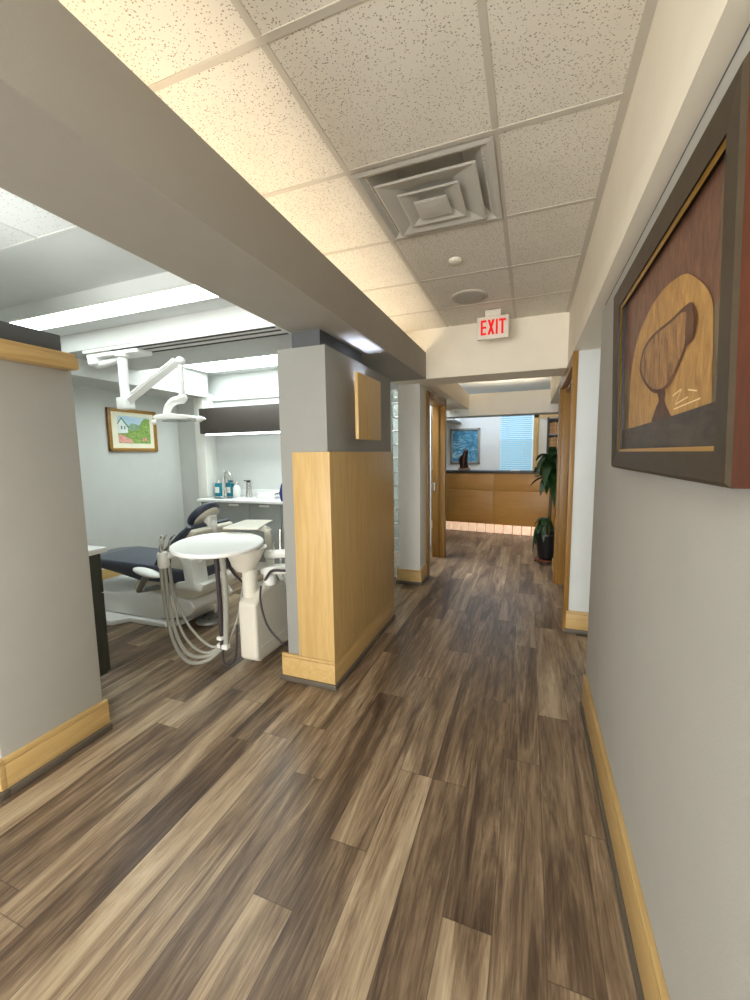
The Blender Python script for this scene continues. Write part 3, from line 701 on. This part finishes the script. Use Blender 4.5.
b.build('backrest_cushion', 'vinyl_navy', ch)
b = MB(); b.prism([(-2.82, .52), (-2.80, .60), (-2.62, .80), (-2.56, .865), (-2.51, .84), (-2.57, .72), (-2.62, .60), (-2.62, .44), (-2.74, .42)], 1, 2.515, 2.985, bev=.022, seg=3)
b.build('backrest_shell', 'ivory_plastic', ch)
def tilt(cx, cy, cz, a): return Matrix.Translation((cx, cy, cz)) @ Matrix.Rotation(a, 4, 'Y')
T = tilt(-2.635, 2.75, .955, -.72)
MB().ball((0, 0, 0), (.155, .15, .055), mat4=T, seg=28).build('headrest_cushion', 'vinyl_navy', ch)
MB().ball((.004, 0, -.032), (.125, .115, .038), mat4=T, seg=24).build('headrest_shell', 'ivory_plastic', ch)
MB().box(-2.60, -2.53, 2.70, 2.80, .82, .95, bev=.02, seg=3, mat4=None).tube([(-2.57, 2.75, .90), (-2.54, 2.75, .84), (-2.58, 2.75, .76)], [.035, .035, .045], smooth=3, seg=10).build('headrest_bracket', 'white_plastic', ch)
for yy_, sgn in ((2.33, 1), (3.10, -1)):
    ar = MB().ball((0, 0, 0), (.145, .055, .028), mat4=Matrix.Translation((-2.85, yy_, .53)) @ Matrix.Rotation(.16, 4, 'Y')).build('armrest', 'white_enamel', ch)
    MB().tube([(-2.84, yy_, .53), (-2.99, yy_+.03*sgn, .36), (-2.97, yy_+.22*sgn, .33)], [.028, .026, .026]).build('armrest_post', 'grey_metal', ar)
b = MB(); b.prism([(-2.70, .37), (-2.44, .37), (-2.40, .43), (-2.44, .44), (-2.50, .42), (-2.52, .62), (-2.60, .68), (-2.68, .66), (-2.62, .60), (-2.60, .44), (-2.70, .42)], 1, 2.46, 2.62, bev=.012, seg=2)
b.tube([(-2.52, 2.55, .60), (-2.40, 2.50, .68), (-2.36, 2.50, .70)], .03)
b.build('support_arm', 'white_plastic', ch)
# foot control
fc = thing('foot_pedal', 'round grey foot pedal with a cord on the floor beside the dental chair', 'pedal', (-2.61, 2.74, 0))
MB().lathe([(.118, 0), (.125, .01), (.118, .03), (.09, .038)], (-2.61, 2.74, 0), seg=36, sx=1., sy=1.1).build('disc', 'grey_metal', fc)
for q_ in range(6): MB().lathe([(.012, .036), (.012, .041)], (-2.61+.07*math.cos(q_*PI/3), 2.74+.07*math.sin(q_*PI/3), 0), seg=10).build('button', 'track_dark', fc)
MB().tube([(-2.65, 2.84, .03), (-2.68, 2.90, .16), (-2.72, 2.88, .20)], .008, smooth=5).build('cord', 'white_plastic', fc)

# delivery unit: oval table on a column and cabinet box, hoses on the left
du = thing('delivery_unit', 'ivory dental delivery unit with an oval white table and looping hoses', 'dental unit', (-1.78, 2.4, 0))
rot_ = math.atan2(.75, -.66)
MB().lathe([(.90, 0), (.985, .004), (1.0, .014), (.995, .026), (.97, .030), (.94, .026)], (-2.01, 2.215, .828), seg=56, sx=.385, sy=.305, rot=rot_).build('tabletop', 'white_enamel', du)
MB().lathe([(.055, .66), (.075, .69), (.125, .80), (.14, .827)], (-1.83, 2.26, 0), seg=28, sx=1.15, sy=1.).build('table_hub', 'ivory_plastic', du)
MB().lathe([(.052, .44), (.052, .67)], (-1.80, 2.27, 0), seg=24).lathe([(.056, .60), (.056, .612)], (-1.80, 2.27, 0), seg=24).build('column', 'ivory_plastic', du)
b = MB(); b.prism([(2.18, .06), (2.22, .03), (2.70, .03), (2.70, .53), (2.36, .535), (2.28, .52), (2.18, .45)], 0, -1.845, -1.70, bev=.025, seg=4)
ub = b.build('utility_box', 'ivory_plastic', du)
MB().box(-1.702, -1.6985, 2.22, 2.68, .135, .141).build('seam', 'white_enamel', ub)
b = MB(); b.tube([(-2.26, 2.18, .80), (-2.36, 2.13, .76), (-2.40, 2.10, .74)], .024); b.lathe([(.036, .675), (.040, .69), (.040, .775), (.034, .785)], (-2.40, 2.10, 0), seg=20)
b.build('handpiece_holder', 'white_plastic', du)
for i, (dx, dy, lean_) in enumerate(((-.02, .0, .02), (.03, .03, .05), (.0, -.03, -.03))):
    MB().tube([(-2.40+dx*.6, 2.10+dy*.6, .76), (-2.395+dx*.6+lean_*.3, 2.10+dy*.6, .83), (-2.39+dx*.6+lean_*.5, 2.11+dy*.6, .88), (-2.37+dx*.6+lean_*.8, 2.11+dy*.6, .905)], [.010, .011, .008, .005], smooth=4).build('handpiece', 'steel', du)
hang = [((-2.405, 2.075, .69), (-2.385, 2.075, .40), (-2.33, 2.07, .16), (-2.20, 2.06, .03), (-2.05, 2.08, .05), (-1.95, 2.12, .13)),
        ((-2.395, 2.10, .69), (-2.375, 2.10, .42), (-2.32, 2.09, .20), (-2.21, 2.08, .075), (-2.06, 2.09, .075), (-1.955, 2.13, .14)),
        ((-2.375, 2.115, .70), (-2.355, 2.12, .45), (-2.30, 2.11, .24), (-2.18, 2.10, .12), (-2.05, 2.10, .10), (-1.96, 2.14, .15)),
        ((-2.385, 2.13, .70), (-2.36, 2.14, .46), (-2.27, 2.14, .28), (-2.15, 2.13, .18), (-2.04, 2.13, .13), (-1.955, 2.14, .16))]
for i, pts in enumerate(hang): MB().tube(pts, .0125 if i < 2 else .009, seg=8, smooth=6).build('hose', 'hose_grey', du)
MB().tube([(-1.93, 2.10, .82), (-1.94, 2.12, .5), (-1.95, 2.13, .13)], .016, smooth=5).build('hose', 'hose_dark', du)
MB().tube([(-1.90, 2.12, .82), (-1.905, 2.14, .5), (-1.925, 2.14, .14)], .019, smooth=5).build('hose', 'hose_grey', du)
MB().box(-1.985, -1.90, 2.115, 2.155, .13, .165, bev=.006).box(-1.97, -1.93, 2.10, 2.16, .20, .225, bev=.005).build('hose_clamp', 'white_plastic', du)
MB().tube([(-1.95, 2.13, .13), (-1.94, 2.13, .03), (-1.90, 2.14, .016), (-1.855, 2.15, .08), (-1.845, 2.16, .24), (-1.85, 2.17, .30)], .008, smooth=6).build('cable', 'hose_dark', du)
MB().tube([(-1.93, 2.14, .15), (-1.89, 2.22, .30), (-1.88, 2.28, .50), (-1.865, 2.30, .62)], .008, smooth=6).build('hose', 'hose_grey', du)
MB().tube([(-1.90, 2.16, .80), (-1.89, 2.19, .68), (-1.87, 2.24, .60), (-1.845, 2.26, .57)], .009, smooth=6).build('cable', 'hose_dark', du)

# assistant arm with handpieces and the instrument tray
au = thing('assistant_arm', 'white assistant instrument arm with handpieces beside the partition', 'dental unit', (-1.64, 2.5, .53))
MB().lathe([(.045, .53), (.045, .60), (.04, .63)], (-1.73, 2.40, 0), seg=18).prism([(-1.78, .60), (-1.50, .635), (-1.48, .66), (-1.52, .69), (-1.72, .665), (-1.79, .64)], 1, 2.36, 2.46, bev=.016, seg=3).build('arm', 'white_plastic', au)
b = MB(); b.tube([(-1.80, 2.47, .725), (-1.48, 2.47, .765)], .032, seg=12); b.box(-1.58, -1.50, 2.41, 2.50, .66, .75, bev=.015)
b.build('holder', 'white_plastic', au)
for i, x_ in enumerate((-1.74, -1.68, -1.61, -1.54)):
    h_ = (.02, .12, .06, .14)[i]
    MB().tube([(x_, 2.47, .70), (x_+.005, 2.47, .78+h_*.5), (x_+.008, 2.47, .80+h_)], [.011, .010, .006]).build('handpiece', 'steel' if i != 3 else 'ivory_plastic', au)
    MB().tube([(x_, 2.47, .70), (x_+.01, 2.47, .60), (x_+.03, 2.50, .50), (x_+.04, 2.54, .42)], .008, smooth=5).build('hose', 'hose_grey', au)
MB().tube([(-1.74, 2.36, .57), (-1.64, 2.30, .66), (-1.52, 2.28, .68)], .010, smooth=5).build('cable', 'hose_dark', au)
MB().tube([(-1.72, 2.28, .55), (-1.66, 2.19, .48), (-1.60, 2.17, .33), (-1.50, 2.18, .22), (-1.475, 2.20, .20)], .007, smooth=6).build('cable', 'hose_dark', au)
it = thing('instrument_tray', 'rectangular ivory instrument tray behind the oval table', 'tray', (-2.12, 2.75, .80))
b = MB(); b.prism([(-2.22, 2.50), (-2.30, 2.88), (-2.06, 2.94), (-1.93, 2.56)], 2, .885, .90, bev=.005)
b.build('top', 'ivory_plastic', it)
b = MB(); b.tube([(-2.02, 2.70, .875), (-1.93, 2.68, .865)], .025); b.tube([(-1.93, 2.68, .87), (-1.92, 2.67, .62), (-1.86, 2.60, .56)], [.03, .03, .035]); b.tube([(-1.86, 2.60, .56), (-1.80, 2.50, .54), (-1.78, 2.45, .50)], .035)
b.build('bracket', 'ivory_plastic', it)

# ================================================================== LOBBY THINGS
# reception desk: local x along the front, front faces -y
dk = thing('reception_desk', 'angled maple reception desk with black top above glowing glass blocks', 'desk', (-1.39, 7.31, 0))
ang = math.atan2(7.433-7.643, .118+1.455)
D = Matrix.Translation((-1.455, 7.643, 0)) @ Matrix.Rotation(ang, 4, 'Z')
for x0, x1 in ((-1.2, -.33), (-.327, .876), (.879, 2.10)):
    MB().box(x0, x1, 0, .03, .172, .772, bev=.002, mat4=D).build('front_panel', 'maple_desk_dim', dk)
    MB().box(x0, x1, 0, .03, .776, 1.085, bev=.002, mat4=D).build('upper_panel', 'maple_desk_dim', dk)
MB().box(-1.2, 2.10, .031, .06, .17, 1.085, mat4=D).box(-1.2, 2.10, .06, .35, .172, .2, mat4=D).build('carcass', 'maple_desk_dim', dk)
MB().box(-1.25, 2.15, -.04, .36, 1.085, 1.125, bev=.006, mat4=D).build('counter_top', 'black', dk)
MB().box(-1.2, 2.10, .15, .35, 0, .172, mat4=D).build('plinth', 'paint_white', dk)
p_ = .158
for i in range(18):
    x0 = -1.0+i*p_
    MB().box(x0+.008, x0+p_-.008, -.004+.008, .09, .005, .160, bev=.010, seg=3, mat4=D).build('glass_block', 'block_glow', dk)
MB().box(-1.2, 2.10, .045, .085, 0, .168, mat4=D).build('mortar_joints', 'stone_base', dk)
# figurine and papers on the counter
sx_, sy_ = -1.13, 7.71
fg = thing('figurine', 'dark carved figurine on a small stone base on the reception counter', 'figurine', (sx_, sy_, 1.125))
MB().box(sx_-.105, sx_+.105, sy_-.06, sy_+.06, 1.135, 1.175, bev=.006).build('base', 'stone_base', fg)
for dx in (-.085, .085): MB().lathe([(.016, 0), (.02, .012)], (sx_+dx, sy_, 1.125), seg=12).build('foot', 'stone_base', fg)
b = MB(); b.tube([(sx_-.005, sy_, 1.17), (sx_-.01, sy_, 1.26), (sx_+.0, sy_, 1.36), (sx_+.02, sy_, 1.44), (sx_+.035, sy_, 1.49), (sx_+.04, sy_, 1.52)], [.085, .078, .07, .06, .05, .022], smooth=4, seg=12)
b.tube([(sx_-.06, sy_-.03, 1.22), (sx_-.085, sy_-.03, 1.32), (sx_-.04, sy_-.03, 1.40)], [.02, .025, .02], smooth=4); b.ball((sx_+.03, sy_-.02, 1.478), (.045, .045, .04))
b.build('body', 'bronze_dark', fg)
b = MB(); b.box(-.07, .07, .06, .20, 1.1255, 1.132, mat4=D @ Matrix.Translation((1.22, 0, 0))); b.tube([tuple((D @ Vector((1.20, .10, 1.138)))), tuple((D @ Vector((1.30, .13, 1.138))))], .006)
tag(b.build('paper_pad', 'paper'), 'small white note pad on the reception counter below the blinds', 'note pad')
# seascape
sp_ = thing('seascape_painting', 'blue seascape painting in a silver frame on the lobby back wall', 'painting', (-1.38, 9.5, 1.2))
b = MB()
for a in ((-1.715, -1.045, 1.205, 1.255), (-1.715, -1.045, 1.955, 2.005), (-1.715, -1.66, 1.205, 2.005), (-1.10, -1.045, 1.205, 2.005)): b.box(a[0], a[1], 9.455, 9.502, a[2], a[3], bev=.008)
b.build('frame', 'frame_silver', sp_)
MB().box(-1.67, -1.09, 9.48, 9.495, 1.245, 1.965).build('canvas', 'pig_sea', sp_)
# blinds
bl = thing('window_blind', 'pale blue horizontal blind hanging in the lobby window', 'blind', (-.28, 9.50, .78))
MB().box(-.61, .05, 9.47, 9.52, 2.26, 2.30, bev=.004).build('headrail', 'paint_white', bl)
b = MB(); z_ = .80
while z_ < 2.25:
    b.quad([(-.60, 9.482, z_-.012), (.04, 9.482, z_-.012), (.04, 9.508, z_+.016), (-.60, 9.508, z_+.016)]); z_ += .042
b.build('slats', 'blind_slat', bl, flat=True)
for x_ in (-.45, -.12): MB().tube([(x_, 9.475, .79), (x_, 9.475, 2.27)], .004, seg=6).build('cord', 'paper', bl)
# file cabinet shelves by the window
bk = thing('bookcase', 'maple-edged file bookcase right of the lobby window', 'bookcase', (.4, 8.6, 0))
b = MB(); b.box(.065, .155, 8.48, 8.54, 0, 2.16, bev=.003); b.box(.065, 1.2, 8.48, 8.54, 2.10, 2.16, bev=.003)
b.build('surround', 'maple', bk)
MB().box(.155, .30, 8.50, 8.53, 0, 2.10).build('side_panel', 'paint_white', bk)
b = MB(); b.box(.30, .335, 8.495, 8.85, 0, 2.10); b.box(.30, 1.2, 8.83, 8.86, 0, 2.10); b.box(1.17, 1.2, 8.495, 8.85, 0, 2.10)
b.build('carcass', 'black', bk)
for z_ in (.30, .60, .90, 1.20, 1.50, 1.78, 2.08): MB().box(.335, 1.17, 8.50, 8.83, z_-.012, z_+.012).build('shelf', 'paint_grey', bk)
x_ = .337; n_ = 0; fp = None
for row, zb in enumerate((1.793, 1.513)):
    x_ = .345
    while x_ < .66:
        w_ = random.uniform(.016, .030); hh = random.uniform(.20, .235); yb_ = random.uniform(8.53, 8.56)
        o = MB().box(x_, x_+w_-.002, yb_, 8.80, zb, zb+hh, bev=.0015).build('file_folder', random.choice(['file_tan', 'file_buff']))
        tag(o, 'tan file folder standing on the %s shelf in view of the bookcase' % ('upper' if row == 0 else 'lower'), 'file folder', 'file folders on the %s shelf' % ('upper' if row == 0 else 'lower'))
        x_ += w_
# potted plant on a dolly
px_, py_ = .24, 5.70
pl = thing('potted_plant', 'dark green cane plant in a black pot beside the right doorway', 'plant', (px_, py_, .05))
MB().lathe([(.085, .055), (.10, .07), (.145, .36), (.155, .37), (.155, .40), (.14, .40), (.13, .36)], (px_, py_, 0), seg=28).build('pot', 'pot_black', pl)
MB().lathe([(.10, .35), (.132, .355), (.10, .37)], (px_, py_, 0), seg=20).build('soil', 'stem_brown', pl)
MB().tube([(px_+.02, py_, .36), (px_+.03, py_, .8), (px_+.04, py_+.01, 1.2), (px_+.03, py_, 1.38)], [.022, .020, .017, .014], smooth=4).tube([(px_-.05, py_-.02, .36), (px_-.06, py_-.03, .55)], .014).build('stem', 'stem_brown', pl)
def leaf(b, o, az, L, w, lift, droop):
    o = Vector(o); d = Vector((math.cos(az), math.sin(az), 0)); s = Vector((-math.sin(az), math.cos(az), 0)); t = bmesh.new(); N = 7; rows = []
    for i in range(N+1):
        u = i/N; c = o+d*(L*u*(1-.18*u*droop))+Vector((0, 0, 1))*(lift*u-droop*L*u*u)
        ww = w*math.sin(PI*min(1, .08+u*.92))**.8*(1 if u < .98 else .1)
        rows.append([t.verts.new(c-s*ww+Vector((0, 0, .25*ww))), t.verts.new(c), t.verts.new(c+s*ww+Vector((0, 0, .25*ww)))])
    for a, c in zip(rows, rows[1:]):
        for j in range(2): t.faces.new((a[j], a[j+1], c[j+1], c[j]))
    b._add(t)
b = MB(); rr = random.Random(4)
for i in range(64):
    az = rr.uniform(0, 2*PI); zz = rr.uniform(1.06, 1.42)
    leaf(b, (px_+.03, py_, zz), az, rr.uniform(.18, .32), rr.uniform(.045, .068), rr.uniform(.06, .24), rr.uniform(.5, 1.7))
b.build('foliage', 'leaf', pl)
b = MB()
for i in range(26):
    az = rr.uniform(0, 2*PI); leaf(b, (px_-.05, py_-.03, rr.uniform(.48, .58)), az, rr.uniform(.14, .24), rr.uniform(.028, .042), rr.uniform(.06, .16), rr.uniform(.8, 2.0))
b.build('lower_foliage', 'leaf', pl)
dl = thing('plant_dolly', 'reddish wheeled plant dolly under the black pot', 'plant stand', (px_, py_, 0))
MB().lathe([(.12, .036), (.14, .04), (.14, .053), (.12, .055)], (px_-.01, py_-.01, 0), seg=28).build('platform', 'dolly_red', dl)
for q_ in range(4):
    a_ = PI/4+q_*PI/2+.4; c_ = (px_-.01+.13*math.cos(a_), py_-.01+.13*math.sin(a_))
    MB().tube([(c_[0]-.012, c_[1], .018), (c_[0]+.012, c_[1], .018)], .018, seg=14).build('caster', 'black', dl)

# ================================================================== LIGHT
def cove(y0, y1, label):
    o = MB().tube([(-1.20, y0, 2.255), (-1.20, y1, 2.255)], .02, seg=8).build('cove_light', 'cove_lamp')
    tag(o, label, 'lamp')
cove(-3.0, 3.95, 'long warm lamp tube lying in the trough along the corridor ceiling')
cove(4.6, 7.0, 'warm lamp tube lying in the trough of the lobby ceiling')
o = MB().tube([(-.90, 7.34, 2.36), (.24, 7.34, 2.36)], .018, seg=8).build('cove_light', 'cove_lamp')
tag(o, 'warm lamp tube lying on top of the cross beam over the reception desk', 'lamp')
panel(-.75, -.17, -1.33, -.12, CZ-.0005, 'ceiling light panel behind the viewpoint in the corridor')
panel(-.75, -.17, -2.75, -1.54, CZ-.0005, 'ceiling light panel near the added rear window of the corridor')
tag(MB().tube([(-2.40, .93, 2.066), (-2.40, 1.36, 2.066)], .015, seg=8).build('fill_tube', 'uplight'), 'short added lamp tube hidden on the dark top of the foreground column', 'lamp')  # unseen tube added to brighten the dental room ceiling
light('rear_fill', 'AREA', (-1.05, -3.45, 1.15), 145, (1, .98, .93), 2.4, 1.3, (PI/2+.35, 0, 0))  # added fill outside the made-up window, evens out walls, floor and ceiling
light('alcove_lamp', 'AREA', (1.1, 3.0, 2.19), 2.2, (.78, .90, 1), .7, .6)
light('lobby_fill', 'AREA', (-.9, 8.6, 2.60), 20, (.66, .82, 1), 2.5, .9)  # unseen cool fill added to brighten the lobby back wall
light('side_room_fill', 'AREA', (-2.0, 5.4, 2.6), 36, (.92, .97, 1), .8, .8)  # unseen fill added behind the glass blocks to brighten them
light('right_room_lamp', 'AREA', (1.1, 4.3, 2.19), 3, (1, .9, .75), .6, .6)
w = bpy.data.worlds.new('sky'); SC.world = w; w.use_nodes = True
w.node_tree.nodes['Background'].inputs[0].default_value = (.70, .88, 1, 1); w.node_tree.nodes['Background'].inputs[1].default_value = .75

# ================================================================== CAMERA
cam = bpy.data.cameras.new('camera'); co = bpy.data.objects.new('camera', cam); COL.objects.link(co)
yaw, pitch, roll = (math.radians(a) for a in (20.75427921, -6.41710991, -0.80447126))
fwd = Vector((-math.sin(yaw)*math.cos(pitch), math.cos(yaw)*math.cos(pitch), math.sin(pitch)))
rt = Vector((math.cos(yaw), math.sin(yaw), 0)); up = rt.cross(fwd)
r2 = rt*math.cos(roll)+up*math.sin(roll); u2 = -rt*math.sin(roll)+up*math.cos(roll)
co.matrix_world = Matrix(((r2.x, u2.x, -fwd.x, 0), (r2.y, u2.y, -fwd.y, 0), (r2.z, u2.z, -fwd.z, 1.45), (0, 0, 0, 1)))
cam.sensor_fit = 'VERTICAL'; cam.sensor_height = 36.; cam.lens = 407.095/1000*36.; cam.clip_start = .02
SC.camera = co
SC.view_settings.view_transform = 'Standard'; SC.view_settings.look = 'None'
SC.view_settings.exposure = .72; SC.view_settings.gamma = 1.; SC.view_settings.use_curve_mapping = False
SC.cycles.use_denoising = True
SC.cycles.max_bounces = 10; SC.cycles.diffuse_bounces = 6
SC.cycles.sample_clamp_indirect = 6.
